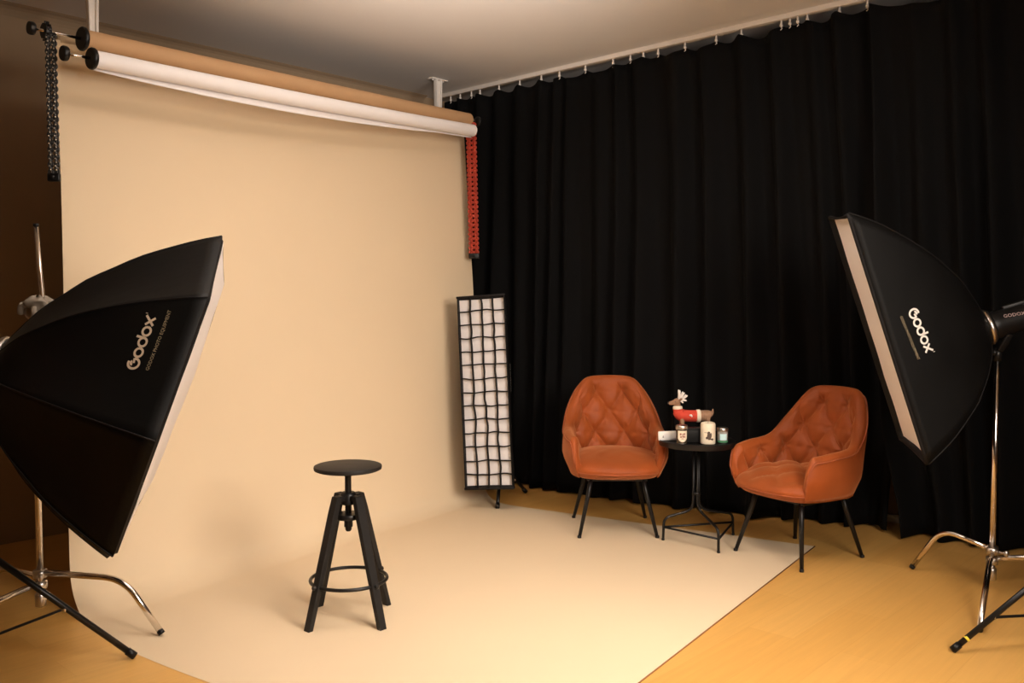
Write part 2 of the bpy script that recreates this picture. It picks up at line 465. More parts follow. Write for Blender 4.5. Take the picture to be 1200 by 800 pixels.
cw = V((kdir.x, kdir.y, 0)).normalized()
cl = chain('bead_chain', 'black pull chain hanging in a double strand left of the brown roll', at(59.5, 42, 3.88), at(63.5, 205, 3.88), .025, M['blackchain'], M['dots'], V((1, 0, 0)), M['blackplastic'])
cr = chain('bead_chain', 'red pull chain hanging in a double strand right of the backdrop', at(552, 146, 5.98), at(555.5, 298, 5.98), .034, M['redchain'], None, V((1, 0, 0)), M['blackplastic'], pitch=.015)

# ceiling brackets
def bracket(name, label, top_uv, Y, roll_pts, frac):
    pr = kp[0].lerp(kp[-1], frac); t = V((top_uv[0], top_uv[1], CEIL))
    root = empty(name, t, label, 'bracket', group='ceiling brackets of the paper rolls')
    bm = NB(); dirw = V((bd.x, bd.y, 0)); nrm = V((bn.x, bn.y, 0))
    box(bm, t - V((0, 0, .004)), (.15, .05, .008), Matrix((dirw, nrm, V((0, 0, 1)))).transposed(), .002)
    for s in (-.05, .05): ball(bm, t + dirw * s - V((0, 0, .01)), .007, n=8)
    obj('mounting_plate', bm, M['rail'], root, world=True)
    bm = NB(); b = V((t.x, t.y, pr.z + .06))
    for s in (-1, 1):
        beam(bm, t + dirw * s * .022 - V((0, 0, .006)), b + dirw * s * .014, .012, .034, dirw, .002)
    beam(bm, t + V((0, 0, -.01)), b, .03, .004, dirw, .001)
    obj('hanger', bm, M['rail'], root, world=True)
    bm = NB()
    for zz, tgt in ((pr.z, kp), (pr.z - .075, wpnt)):
        q = tgt[0].lerp(tgt[-1], frac)
        beam(bm, b + V((0, 0, .01)), V((q.x, q.y, q.z)), .02, .012, V((0, 0, 1)), .002)
    obj('hook_arm', bm, M['rail'], root, world=True)
    return root
bracket('roll_bracket', 'white ceiling bracket above the left end of the paper rolls', (-2.00, 4.34), 0, kp, .045)
bracket('roll_bracket', 'white ceiling bracket above the right end of the paper rolls', (-.53, 6.50), 0, kp, .965)

# ================================================================ ARMCHAIRS
def plan(a):
    """footprint of the tub: a in [-1,1], 0 = middle of the back, +-1 = arm fronts"""
    s = 1 if a >= 0 else -1; a = abs(a)
    if a < .55:
        ph = a / .55 * pi / 2; x = .292 * sin(ph) ** .82; y = .262 * max(0, cos(ph)) ** .80
    else:
        k = (a - .55) / .45; x = .292 - .046 * k ** 3; y = -.245 * k
    return V((s * x, y, 0))
ARCS = None
RT = [(0, .864), (.12, .862), (.20, .855), (.27, .830), (.33, .772), (.39, .685), (.44, .625), (.49, .593), (.56, .580), (1.2, .572)]
def rim_lin(a):
    a = abs(a)
    for (a0, z0), (a1, z1) in zip(RT, RT[1:]):
        if a <= a1: return z0 + (z1 - z0) * (a - a0) / (a1 - a0)
    return RT[-1][1]
def rimz(a):
    a = abs(a)
    z = sum(rim_lin(a + d * .011) for d in range(-3, 4)) / 7
    z -= .012 * smooth(.6, .95, a)
    if a > .90: z -= .135 * (1 - sqrt(max(0, 1 - ((a - .90) / .10) ** 2)))
    return z
def shp(a, z, off=0.0):
    """point on the tub wall, offset inward by off"""
    p = plan(a); e = .004
    d = (plan(min(1, a + e)) - plan(max(-1, a - e))); d.normalize(); nin = V((d.y, -d.x, 0))
    if nin.dot(V((0, 0, 0)) - p + V((0, -.02, 0))) < 0: nin = -nin
    low = 1 - .13 * (1 - smooth(.31, .46, z))
    hi = smooth(.62, .90, z)
    p = V((p.x * low * (1 - .17 * hi), p.y * low, 0))
    q = p + nin * off
    q.y += .075 * smooth(.45, .87, z) * (1 if a is not None else 0) * max(0, min(1, (p.y + .05) / .2))
    q.z = z
    return q
def make_chair(name, label, tufted_seat):
    root = empty(name, (0, 0, 0), label, 'armchair', group='rust velvet armchairs')
    nu, T = 260, .052
    # arc length table
    arc = [0]; prev = plan(-1)
    for i in range(1, nu + 1):
        p = plan(-1 + 2 * i / nu); arc.append(arc[-1] + (p - prev).length); prev = p
    mid = arc[nu // 2]
    bm = NB(); rings = []
    for i in range(nu + 1):
        a = -1 + 2 * i / nu; rz = rimz(a); th = T * (1 - .45 * smooth(.9, 1, abs(a))); ring = []
        s = arc[i] - mid
        for k in range(9): 
            z = .335 + (rz - .03 - .335) * k / 8
            bul = .008 * sin(pi * k / 8)
            ring.append(shp(a, z, -bul))
        for k in range(1, 8):     # rounded rim
            an = pi * k / 8; ring.append(shp(a, rz - .03 + .03 * sin(an), th * .5 * (1 - cos(an))))
        nin = 60
        for k in range(nin + 1):
            z = rz - .03 - (rz - .03 - .395) * k / nin
            edge = smooth(0, .07, rz - .015 - z) * smooth(.38, .42, z) * (1 - smooth(.84, .95, abs(a)))
            ps = s / .19; qz = (z - .65) / .24
            pp = ps + qz; qq = ps - qz
            dmd = (abs(sin(pi * pp)) * abs(sin(pi * qq)))
            hgt = .030 * dmd ** .42 - .012
            # pull at the buttons
            lat = max(0, 1 - 3.0 * hypot((pp - round(pp)) , (qq - round(qq))))
            hgt *= .62 + .38 * abs(sin(2 * pi * qz)) ** .4
            dx_, dy_ = pp - round(pp), qq - round(qq); dd_ = hypot(dx_, dy_)
            hgt += .0050 * cos(6 * atan2(dy_, dx_) + i * 0) * math.exp(-((dd_ - .17) / .13) ** 2)
            hgt -= .014 * lat
            wr = .0035 * noise.noise(V((s * 22, z * 22, 1.0)))
            ring.append(shp(a, z, th + (hgt + wr) * edge + .004))
        rings.append([bm.verts.new(q) for q in ring])
    for A, B in zip(rings, rings[1:]):
        for k in range(len(A) - 1): bm.faces.new((A[k], B[k], B[k + 1], A[k + 1]))
    for R in (rings[0], rings[-1]):
        R0 = R
        bm.faces.new(R0)
    for i in range(nu):           # close below
        A, B = rings[i], rings[i + 1]; bm.faces.new((A[0], A[-1], B[-1], B[0]))
    obj('backrest', bm, M['velvet'], root)
    # piping round the outer rim
    bm = NB(); tube(bm, [shp(-1 + 2 * i / nu, rimz(-1 + 2 * i / nu) - .028, -.004) for i in range(nu + 1)], .0038, 6)
    obj('piping', bm, M['piping'], root)
    # closed footprint for base and cushion
    def loop(sc, yoff=0, n=96, front=-.285):
        pts = []
        m = 60
        for i in range(m + 1):
            a = -.94 + 1.88 * i / m; p = plan(a); pts.append(V((p.x, p.y, 0)))
        # bowed front
        a0, a1 = pts[-1], pts[0]
        for k in range(1, 24):
            t = k / 24; x = a0.x + (a1.x - a0.x) * t; w = 1 - (2 * t - 1) ** 2
            pts.append(V((x, a0.y + (front - a0.y) * w ** .55, 0)))
        return [V((p.x * sc, p.y * sc + yoff, 0)) for p in pts]
    def stack(layers, tuft=False):
        bm = NB(); rings = []
        for sc, z, f in layers: rings.append([bm.verts.new(V((p.x, p.y, z))) for p in loop(sc, 0, front=f)])
        for A, B in zip(rings, rings[1:]):
            n = len(A)
            for k in range(n): bm.faces.new((A[k], A[(k + 1) % n], B[(k + 1) % n], B[k]))
        bm.faces.new(rings[0]); bm.faces.new(rings[-1])
        return bm
    bm = stack([(.60, .322, -.29), (.76, .325, -.30), (.83, .335, -.315), (.87, .35, -.325), (.885, .360, -.330), (.885, .368, -.330), (.87, .374, -.328), (.80, .376, -.31)])
    obj('seat_base', bm, M['velvet'], root)
    # seat cushion: domed
    bm = NB(); lp = loop(.885, -.020, front=-.322); n = len(lp); rings = []
    prof = [(.93, .352), (.975, .356), (1.0, .370), (1.0, .388), (.985, .410), (.955, .430)] + [(.955 * (1 - k / 14), None) for k in range(1, 14)]
    for sc, z in prof:
        ring = []
        for p in lp:
            x, y = p.x * sc, (p.y + .02) * sc - .02
            if z is None or sc < .9:
                rr = sc; zz = .430 + .044 * (1 - (rr / .955) ** 2) ** .62
                if tufted_seat:
                    pp = x / .19 + (y - .02) / .19; qq = x / .19 - (y - .02) / .19
                    dm = abs(sin(pi * pp) * sin(pi * qq)) ** .42
                    zz += (.024 * dm - .016) * (1 - smooth(.80, 1, rr))
                zz += .003 * noise.noise(V((x * 18, y * 18, 4)))
            else: zz = z
            zz -= .030 * smooth(0, .32, -y) * smooth(.37, .43, zz)
            ring.append(bm.verts.new((x, y, zz)))
        rings.append(ring)
    for A, B in zip(rings, rings[1:]):
        for k in range(n): bm.faces.new((A[k], A[(k + 1) % n], B[(k + 1) % n], B[k]))
    bm.faces.new(rings[0]); bm.faces.new(rings[-1])
    seat = obj('seat_cushion', bm, M['velvet'], root)
    bm = NB(); tube(bm, [V((p.x * 1.0, (p.y + .02) * 1.0 - .02, .366)) * 1 for p in [V((q.x * .99, q.y * .992, 0)) for q in lp]], .0038, 6, closed=True)
    obj('piping', bm, M['piping'], seat)
    # frame plate and legs
    bm = NB(); box(bm, (0, 0, .314), (.34, .34, .016), None, .004); obj('under_frame', bm, M['blackmetal'], root)
    for sx in (-1, 1):
        for sy in (-1, 1):
            bm = NB()
            tube(bm, [(sx * .145, sy * .155, .325), (sx * .160, sy * .170, .25), (sx * .216, sy * .229, .008)], [.0135, .0135, .0095], 14)
            lathe(bm, [(.0105, 0), (.0115, .002), (.0115, .012), (.0095, .015)], 14, (sx * .217, sy * .230, 0))
            obj('leg', bm, M['blackmetal'], root)
    return root
c1 = make_chair('armchair', 'rust velvet armchair left of the small round table, facing forward', False)
c1.location = (.592, 5.16, 0); c1.rotation_euler = (0, 0, 0)
c2 = make_chair('armchair', 'rust velvet armchair right of the small round table, turned to the left', True)
c2.location = (1.492, 4.615, 0); c2.rotation_euler = (0, 0, radians(-58))

# ================================================================ SIDE TABLE
TC = V((1.010, 4.855, 0)); TZ = .558; TR = .206
tb = empty('side_table', TC, 'small round black side table between the two armchairs, on bent wire legs', 'table')
bm = NB(); lathe(bm, [(TR * .9, TZ - .024), (TR - .002, TZ - .024), (TR, TZ - .020), (TR, TZ + .004), (TR - .003, TZ + .006), (TR - .006, TZ + .003), (TR - .01, TZ), (.02, TZ)], 64, TC)
obj('tabletop', bm, M['blackmetal'], tb, world=True, auto=40)
feet = [onz(777, 633), onz(842, 648), onz(859, 627)]
fc = V((1.025, 4.89, 0))
for f in feet:
    dr = (f - fc); dr.z = 0; d = dr.normalized()
    c = V((1.010, 4.866, 0)) + d * .016
    pts = fillet([c + V((0, 0, TZ - .02)), c + V((0, 0, .205)), V((fc.x, fc.y, 0)) + d * .045 + V((0, 0, .165)), f + V((0, 0, .125)) - d * .004, f + V((0, 0, .0))], .035, 6)
    bm = NB(); tube(bm, pts, .0075, 10); ball(bm, f + V((0, 0, .007)), .0095, n=8)
    obj('leg', bm, M['blackmetal'], tb, world=True)
bm = NB()
for i in range(3):
    a, b = feet[i], feet[(i + 1) % 3]; tube(bm, [V((a.x, a.y, .075)), V((b.x, b.y, .075))], .006, 8)
obj('brace', bm, M['blackmetal'], tb, world=True)
bm = NB()
lathe(bm, [(.02, .26), (.024, .262), (.024, .272), (.02, .274)], 16, V((1.010, 4.866, 0)))
obj('collar', bm, M['blackmetal'], tb, world=True)

# things on the table
Tt = TZ + .001
def tpos(u, v): return onz(u, v, Tt)
def tt(u, dy):   # on the tabletop at horizontal pixel u, offset dy from the table centre
    Y = TC.y + dy; return V(((u - 600) / F * Y * 1.0, Y, Tt))
# white case with a small mark
p = tt(783, .0); r = empty('white_case', p, 'white rectangular case with a small dark dot at the left edge of the tabletop', 'case', rz=radians(-8))
bm = NB(); box(bm, (0, 0, .026), (.098, .03, .050), Matrix.Rotation(radians(-3), 3, 'Y'), .007); obj('body', bm, M['case'], r, auto=60)
bm = NB(); ball(bm, (-.022, -.0155, .02), .0035, n=8); ball(bm, (-.022, -.0155, .026), .0022, n=8); obj('dot', bm, M['ink'], r)
# candle jar with dark glass, cream shield label, silver lid
p = tt(800, -.12); r = empty('candle_jar', p, 'dark glass candle jar with cream shield label and silver lid, in front of the figurine', 'candle jar')
bm = NB(); lathe(bm, [(.024, 0), (.029, .003), (.030, .012), (.030, .078), (.0285, .084), (.026, .086)], 36); obj('jar', bm, M['jarglass'], r)
bm = NB(); lathe(bm, [(.0305, .080), (.0315, .083), (.0315, .097), (.029, .101), (.01, .102)], 36); obj('lid', bm, M['silver'], r)
bm = NB()
def lab(R, w, pts_fn, nx=18, nz=14):
    def fn(a, b):
        x = (a - .5) * 2 * w; z = pts_fn(a, b); an = x / R
        return V((R * sin(an), -R * cos(an), z))
    grid(bm, fn, nx, nz)
lab(.0308, .027, lambda a, b: (.074 - b * (.074 - (.014 + .020 * abs(2 * a - 1) ** 2.2))))
obj('label', bm, M['cream'], r)
bm = NB()
for k, (cx, cz, w, h) in enumerate([(-.011, .056, .009, .012), (.009, .057, .010, .010), (-.009, .042, .010, .009), (.007, .043, .014, .010), (.000, .032, .014, .004), (.000, .050, .005, .022)]):
    grid(bm, lambda a, b: V((.0313 * sin((cx + (a - .5) * w) / .0313), -.0313 * cos((cx + (a - .5) * w) / .0313), cz + (b - .5) * h)), 4, 1)
obj('print', bm, M['inkred'], r); bm = NB()
grid(bm, lambda a, b: V((.0306 * sin((a - .5) * 1.6), -.0306 * cos((a - .5) * 1.6), .004 + b * .004)), 10, 1)
obj('lower_band', bm, M['silver'], r)
# black box under the figurine
p = tt(813.5, -.06); r = empty('black_box', p, 'plain black box between the dark jar and the tall cream candle', 'box', rz=radians(5))
bm = NB(); box(bm, (0, 0, .037), (.088, .06, .070), None, .003); obj('body', bm, M['blackbox'], r)
bm = NB(); box(bm, (0, 0, .0745), (.091, .063, .010), None, .002); obj('lid', bm, M['blackbox'], r)
# tall cream candle with dark drawing
p = tt(831, -.11); r = empty('candle', p, 'tall cream pillar candle with a dark drawing, right of the black box', 'candle')
bm = NB(); lathe(bm, [(.036, 0), (.039, .003), (.0395, .01), (.039, .104), (.036, .112), (.030, .115), (.028, .110), (.01, .109)], 40); obj('body', bm, M['creamwax'], r)
bm = NB(); R = .0400
def blob(cx, cz, rx, rz, nn=14):
    vs = []
    c = bm.verts.new((R * sin(cx / R), -R * cos(cx / R), cz))
    for k in range(nn):
        a = 2 * pi * k / nn; x = cx + rx * cos(a); vs.append(bm.verts.new((R * sin(x / R), -R * cos(x / R), cz + rz * sin(a))))
    for k in range(nn): bm.faces.new((c, vs[k], vs[(k + 1) % nn]))
blob(-.002, .045, .011, .020); blob(-.004, .062, .008, .009); blob(.010, .030, .014, .004); blob(-.014, .036, .006, .007); blob(-.020, .064, .010, .0012); blob(.008, .050, .004, .014); blob(.016, .026, .006, .003)
obj('drawing', bm, M['ink'], r)
bm = NB(); tube(bm, [(0, 0, .108), (.001, 0, .120)], .0012, 6); obj('wick', bm, M['ink'], r)
# small tumbler with pale label
p = tt(848, -.07); r = empty('glass_jar', p, 'small grey jar with pale blue label at the right edge of the tabletop', 'jar')
bm = NB(); lathe(bm, [(.024, 0), (.027, .002), (.028, .01), (.029, .066), (.0275, .070)], 36); obj('jar', bm, M['greyglass'], r)
bm = NB(); lathe(bm, [(.0295, .062), (.030, .064), (.030, .078), (.028, .081), (.01, .082)], 36); obj('lid', bm, M['silver'], r)
bm = NB(); grid(bm, lambda a, b: V((.0292 * sin((a - .5) * 1.35), -.0292 * cos((a - .5) * 1.35), .016 + b * .034)), 12, 1); obj('label', bm, M['cyan'], r)
bm = NB(); lathe(bm, [(.0283, .003), (.0290, .005), (.0290, .011), (.0286, .013)], 36, capb=False, capt=False); obj('band', bm, M['green'], r)
# reindeer figurine
p = tt(813, .06); r = empty('reindeer_figurine', p, 'brown reindeer figurine in a red sweater with white antlers on the side table', 'figurine')
bm = NB()
tube(bm, spline([(-.075, 0, .135), (-.045, 0, .128), (0, 0, .126), (.05, 0, .128), (.082, 0, .128), (.098, 0, .120)], 5), [.024] * 3 + [.030] * 20 + [.027, .020, .010], 16)
tube(bm, spline([(-.070, 0, .128), (-.082, 0, .150), (-.084, 0, .178), (-.086, 0, .200)], 5), [.027] * 5 + [.022] * 5 + [.0165] * 6, 14)
tube(bm, spline([(-.072, 0, .202), (-.088, 0, .204), (-.108, 0, .200), (-.126, 0, .197), (-.133, 0, .196)], 4), [.013, .017, .0195, .021, .021, .0205, .0185, .016, .0145, .0125, .0115, .011, .0105, .010, .0095, .008, .004], 14)
for x, y in ((-.062, -.015), (-.062, .015), (.078, -.016), (.078, .016)):
    tube(bm, [(x, y, .125), (x + .004, y, .06), (x, y, .012), (x - .004, y, .0)], [.015, .009, .0085, .010], 10)
for y in (-1, 1):
    tube(bm, [(-.078, y * .012, .212), (-.070, y * .026, .222), (-.064, y * .032, .226)], [.006, .007, .002], 8)
tube(bm, spline([(.092, 0, .130), (.104, 0, .134), (.108, 0, .150), (.110, 0, .166)], 4), [.010] * 4 + [.008] * 5 + [.006, .005, .004, .003], 8)
o = obj('body', bm, M['fur'], r); md = o.modifiers.new('r', 'REMESH'); md.mode = 'VOXEL'; md.voxel_size = .0028; md.use_smooth_shade = True
bm = NB(); tube(bm, spline([(-.084, 0, .168), (-.080, 0, .150), (-.068, 0, .133), (-.045, 0, .128), (-.01, 0, .126), (.022, 0, .1265)], 6), [.0265] * 6 + [.0315] * 6 + [.0325] * 19, 20, cap=False)
o = obj('sweater', bm, M['redknit'], r); md = o.modifiers.new('t', 'SOLIDIFY'); md.thickness = .003
bm = NB(); tube(bm, [(.018, 0, .1265), (.022, 0, .1265), (.036, 0, .127), (.040, 0, .127)], [.033, .0355, .0355, .033], 20)
obj('sweater_trim', bm, M['cream'], r)
bm = NB(); tube(bm, [(-.084, 0, .162), (-.084, 0, .166), (-.085, 0, .178), (-.085, 0, .182)], [.023, .027, .026, .020], 20)
obj('sweater_neck', bm, M['cream'], r)
bm = NB(); ball(bm, (-.018, -.0325, .134), .007, (1.3, .5, .7), n=10); ball(bm, (-.012, -.0325, .128), .005, (1, .5, .8), n=10); obj('sweater_patch', bm, M['antler'], r)
for sy in (-1, 1):
    bm = NB(); b = V((-.080, sy * .008, .214))
    for pts in ([(0, 0, 0), (.004, sy * .006, .025), (.004, sy * .010, .056)], [(.002, sy * .003, .010), (.018, sy * .010, .026), (.028, sy * .014, .044)], [(.003, sy * .002, .006), (.026, sy * .008, .012), (.046, sy * .012, .028)], [(0, 0, .002), (.022, sy * .006, .001), (.042, sy * .01, -.001)], [(0, 0, .0), (.012, sy * .006, -.004), (.024, sy * .008, -.014)]):
        tube(bm, spline([b + V(q) for q in pts], 4), [.0050] * 4 + [.0046] * 4 + [.0022], 8)
    obj('antler', bm, M['antler'], r)
bm = NB(); ball(bm, (-.134, 0, .197), .006, n=8); obj('nose', bm, M['ink'], r)
for sy in (-1, 1):
    bm = NB(); ball(bm, (-.101, sy * .0175, .207), .003, n=8); obj('eye', bm, M['ink'], r)

# ================================================================ BAR STOOL
SP = V((-.680, 3.685, 0)); SH = .642
st = empty('bar_stool', SP, 'black bar stool with round screw-height seat standing on the beige paper', 'stool', rz=radians(4))
bm = NB(); lathe(bm, [(.02, SH - .020), (.13, SH - .020), (.1385, SH - .016), (.140, SH - .008), (.1385, SH - .002), (.134, SH), (.02, SH)], 64); obj('seat', bm, M['matteblack'], st, auto=50)
bm = NB(); lathe(bm, [(.05, SH - .026), (.055, SH - .020)], 24); obj('seat_plate', bm, M['blackmetal'], st)
bm = NB(); prof = []
nz_ = 60
for k in range(nz_ + 1):
    z = .372 + (SH - .026 - .372) * k / nz_; prof.append((.0125 + (.0016 if k % 2 else 0), z))
lathe(bm, [(.009, .366)] + prof, 20); obj('screw', bm, M['blackmetal'], st)
bm = NB()
for a in (45, 135):
    Mx = Matrix.Rotation(radians(a), 3, 'Z'); box(bm, (0, 0, .508), (.125, .034, .022), Mx, .003)
lathe(bm, [(.030, .480), (.034, .482), (.034, .520), (.026, .530), (.018, .531)], 32)
obj('upper_hub', bm, M['blackmetal'], st, auto=40)
bm = NB(); lathe(bm, [(.038, .418), (.052, .420), (.054, .424), (.054, .438), (.052, .441), (.02, .442)], 40)
lathe(bm, [(.018, .385), (.018, .42)], 16); obj('lower_hub', bm, M['blackmetal'], st, auto=40)
for a in (45, 135, 225, 315):
    dx, dy = cos(radians(a)), sin(radians(a)); t = V((-dy, dx, 0))
    top = V((dx * .058, dy * .058, .520)); bot = V((dx * .207, dy * .207, 0.0))
    d = (bot - top).normalized()
    # board leg, slightly tapered, cut flat on the floor
    bm = NB(); n3 = t.cross(d).normalized(); rows = []
    for k, (w, th) in ((0, (.036, .024)), (.12, (.040, .026)), (1, (.034, .022))):
        c = top.lerp(bot, k)
        q = []
        for sx, sy in ((-1, -1), (1, -1), (1, 1), (-1, 1)):
            pnt = c + t * sx * w / 2 + V((dx, dy, 0)) * sy * th / 2 * 1.05; q.append(bm.verts.new(pnt))
        rows.append(q)
    for A, B in zip(rows, rows[1:]):
        for k in range(4): bm.faces.new((A[k], A[(k + 1) % 4], B[(k + 1) % 4], B[k]))
    bm.faces.new(rows[0]); bm.faces.new(rows[-1])
    bmesh.ops.bevel(bm, geom=[e for e in bm.edges], offset=.002, segments=1, affect='EDGES')
    lg = obj('leg', bm, M['matteblack'], st, smooth=False)
    bm = NB(); k = (.52 - .168) / .52; c = top.lerp(bot, k); lathe(bm, [(.006, -.014), (.009, -.012), (.009, .012), (.006, .014)], 12, c + V((dx, dy, 0)) * .012, axisM((dx, dy, 0)))
    obj('bolt', bm, M['blackmetal'], lg)
bm = NB(); rr = .157; tube(bm, [(rr * cos(2 * pi * k / 64), rr * sin(2 * pi * k / 64), .166) for k in range(64)], .0075, 10, closed=True)
obj('foot_ring', bm, M['blackmetal'], st)

# ================================================================ SOFTBOXES
def axes(c, n, up):
    n = V(n).normalized(); up = V(up); y = (up - n * up.dot(n)).normalized(); x = y.cross(n)
    m = Matrix((x, y, n)).transposed().to_4x4(); m.translation = V(c); return m
def softbox(name, label, mw, rim, D, rh, psi, lip, hub_pt, scallop=.02, rec=.03, nper=14, dome=0.0, bend=None, group=None, flat=.0):
    """local frame: face plane z=0 looking to +z, hub at z=-D. rim = corner list (x,y)"""
    root = empty(name, None, label, 'softbox', mat=mw, group=group)
    n = len(rim); loopr = []
    cen = V((0, 0))
    for i in range(n):
        a = V(rim[i]); b = V(rim[(i + 1) % n])
        for k in range(nper):
            t = k / nper; p = a.lerp(b, t); ins = 1 - scallop * 4 * t * (1 - t)
            loopr.append((p * ins, t, i))
    NL = len(loopr)
    def bz(i):
        if bend is None: return 0
        p, t, k = loopr[i]; a = bend[k]; b = bend[(k + 1) % n]; return a + (b - a) * t
    def surf(i, s):
        p, t, _ = loopr[i]; ps = psi * s
        w = sin(ps) / sin(psi); zz = (1 - cos(ps)) / (1 - cos(psi))
        zz = zz * (1 - flat) + s * flat
        w = w * (1 - flat) + s * flat
        pull = 1 - flat * 0 - .055 * 4 * t * (1 - t) * sin(pi * s)      # cloth drawn in between the rods
        an = atan2(p.y, p.x); hub = V((cos(an) * rh, sin(an) * rh))
        q = hub.lerp(p, w) * pull
        q = q + V(hub_pt) * (1 - w)
        wr = .008 * noise.noise(V((q.x * 7, q.y * 7, s * 4 + D))) * sin(pi * min(1, s))
        return V((q.x, q.y, -D + D * zz + bz(i) * s + wr))
    bm = NB(); g = [[bm.verts.new(surf(i, s / 20)) for s in range(21)] for i in range(NL)]
    for i in range(NL):
        A, B = g[i], g[(i + 1) % NL]
        for s in range(20): bm.faces.new((A[s], B[s], B[s + 1], A[s + 1]))
    shell = obj('shell', bm, M['soft'], root); md = shell.modifiers.new('t', 'SOLIDIFY'); md.thickness = .003
    # lip
    bm = NB(); rings = []
    for z, sc in ((0, 1.0), (lip, 1.0), (lip, .985), (-rec, .975)):
        rings.append([bm.verts.new((loopr[i][0].x * sc, loopr[i][0].y * sc, z + bz(i))) for i in range(NL)])
    for A, B in zip(rings, rings[1:]):
        for i in range(NL): bm.faces.new((A[i], A[(i + 1) % NL], B[(i + 1) % NL], B[i]))
    obj('rim', bm, M['soft2'], root)
    # seams along the rods
    bm = NB()
    for k in range(n):
        tube(bm, [surf(k * nper, s / 16) * 1.0 for s in range(17)], .0028, 6)
    obj('seams', bm, M['soft2'], shell)
    # diffuser
    bm = NB(); rr = []
    for j in range(10):
        f = 1 - j / 10; ring = []
        for i in range(NL):
            p = loopr[i][0] * .975 * f
            ring.append(bm.verts.new((p.x, p.y, -rec + bz(i) * f + dome * (1 - f * f) + .004 * noise.noise(V((p.x * 6, p.y * 6, 2))))))
        rr.append(ring)
    for A, B in zip(rr, rr[1:]):
        for i in range(NL): bm.faces.new((A[i], A[(i + 1) % NL], B[(i + 1) % NL], B[i]))
    bm.faces.new(rr[-1])
    dif = obj('diffuser', bm, M['diff'], root)
    # speed ring
    bm = NB(); h = V((hub_pt[0], hub_pt[1], -D))
    lathe(bm, [(rh + .001, .004), (rh + .010, .0), (rh + .012, -.012), (rh + .004, -.022), (rh - .02, -.022)], 40, h, capb=False, capt=False)
    obj('speed_ring', bm, M['steel'], root)
    return root, shell, dif, g
def strobe(name, label, mw, hub_pt, D, L, R):
    """flash head behind the hub, same frame as its softbox"""
    root = empty(name, None, label, 'flash head', mat=mw)
    h = V((hub_pt[0], hub_pt[1], -D - .022))
    bm = NB(); lathe(bm, [(R * .8, 0), (R, -.006), (R, -.03), (R * .93, -.04), (R * .93, -L + .02), (R * .85, -L), (R * .3, -L)], 36, h)
    obj('body', bm, M['blackplastic'], root, auto=40)
    bm = NB(); box(bm, h + V((0, R * .9, -L * .5)), (.02, .03, L * .5), None, .006); obj('handle', bm, M['blackplastic'], root)
    return root, h

# --- stroke lettering of the logo
def arcp(cx, cy, r, a0, a1, n=14, ry=None): return [(cx + r * cos(radians(a0 + (a1 - a0) * k / n)), cy + (ry or r) * sin(radians(a0 + (a1 - a0) * k / n))) for k in range(n + 1)]
GL = [  # (advance, strokes) unit = x-height
 (1.16, [arcp(.58, .52, .50, 70, 345, 20, .58), [(1.06, .38), (1.00, .62), (.62, .52)], arcp(.62, .68, .16, 200, 20, 8)]),
 (1.06, [arcp(.52, .44, .42, 0, 360, 20)]),
 (1.06, [arcp(.50, .44, .42, 0, 360, 20), [(.92, .44), (.98, 1.28)]]),
 (1.06, [arcp(.52, .44, .42, 0, 360, 20)]),
 (1.05, [[(.08, .86), (.86, .0)], [(.08, .02), (.98, 1.0)]]),
]
def logo_strokes():
    x = 0; out = []
    for adv, ss in GL:
        for s in ss: out.append([(x + a, b) for a, b in s])
        x += adv
    out.append([(x + .10, 1.05), (x + .16, 1.05)])
    return out, x
def bvh_of(o):
    bpy.context.view_layer.update(); me = o.data; mw = o.matrix_world
    return BVHTree.FromPolygons([mw @ v.co for v in me.vertices], [p.vertices[:] for p in me.polygons])
def print_on(shell, root, uv_a, uv_b, xh, mlogo, small=None, sm_mat=None, sm_h=None, sm_gap=None, sm_len=None, name='logo'):
    """logo written from the surface point seen at uv_a towards uv_b; lies on the cloth"""
    bv = bvh_of(shell); A, nA, _, _ = bv.ray_cast(CAM, ray(*uv_a).normalized()); B, _, _, _ = bv.ray_cast(CAM, ray(*uv_b).normalized())
    n = nA if nA.dot(CAM - A) > 0 else -nA
    x = (B - A); W = x.length; x.normalize(); x = (x - n * x.dot(n)).normalized(); y = n.cross(x)
    def drop(px, py, h):
        o = A + x * px + y * py; hit, hn, _, _ = bv.ray_cast(o + n * .2, -n)
        if hit is None: return o + n * h
        if hn.dot(n) < 0: hn = -hn
        return hit + hn * h
    strokes, adv = logo_strokes(); sc = W / adv; th = .115
    ys = xh / sc if xh else 1
    bm = NB()
    for s in strokes:
        # resample
        pts = []
        for a, b in zip(s, s[1:]):
            m = max(1, int(hypot(b[0] - a[0], b[1] - a[1]) / .12))
            for k in range(m): pts.append((a[0] + (b[0] - a[0]) * k / m, a[1] + (b[1] - a[1]) * k / m))
        pts.append(s[-1]); rows = []
        for i, p in enumerate(pts):
            a = pts[max(0, i - 1)]; b = pts[min(len(pts) - 1, i + 1)]; dx, dy = b[0] - a[0], b[1] - a[1]; l = hypot(dx, dy) or 1
            nx, ny = -dy / l * th, dx / l * th
            rows.append([bm.verts.new(drop((p[0] + nx) * sc, (p[1] + ny) * sc * ys, .0035)), bm.verts.new(drop((p[0] - nx) * sc, (p[1] - ny) * sc * ys, .0035))])
        for a, b in zip(rows, rows[1:]): bm.faces.new((a[0], a[1], b[1], b[0]))
    obj(name, bm, mlogo, shell, world=True)
    if small:
        me = text_mesh(small); w = max(v.co.x for v in me.vertices); hh = max(v.co.y for v in me.vertices)
        bm = NB(); bm.from_mesh(me)
        k = sm_len / w
        for v in bm.verts: v.co = drop(v.co.x * k + sc * .2, v.co.y / hh * sm_h - sm_gap, .0035)
        obj('small_print', bm, sm_mat or mlogo, shell, world=True)
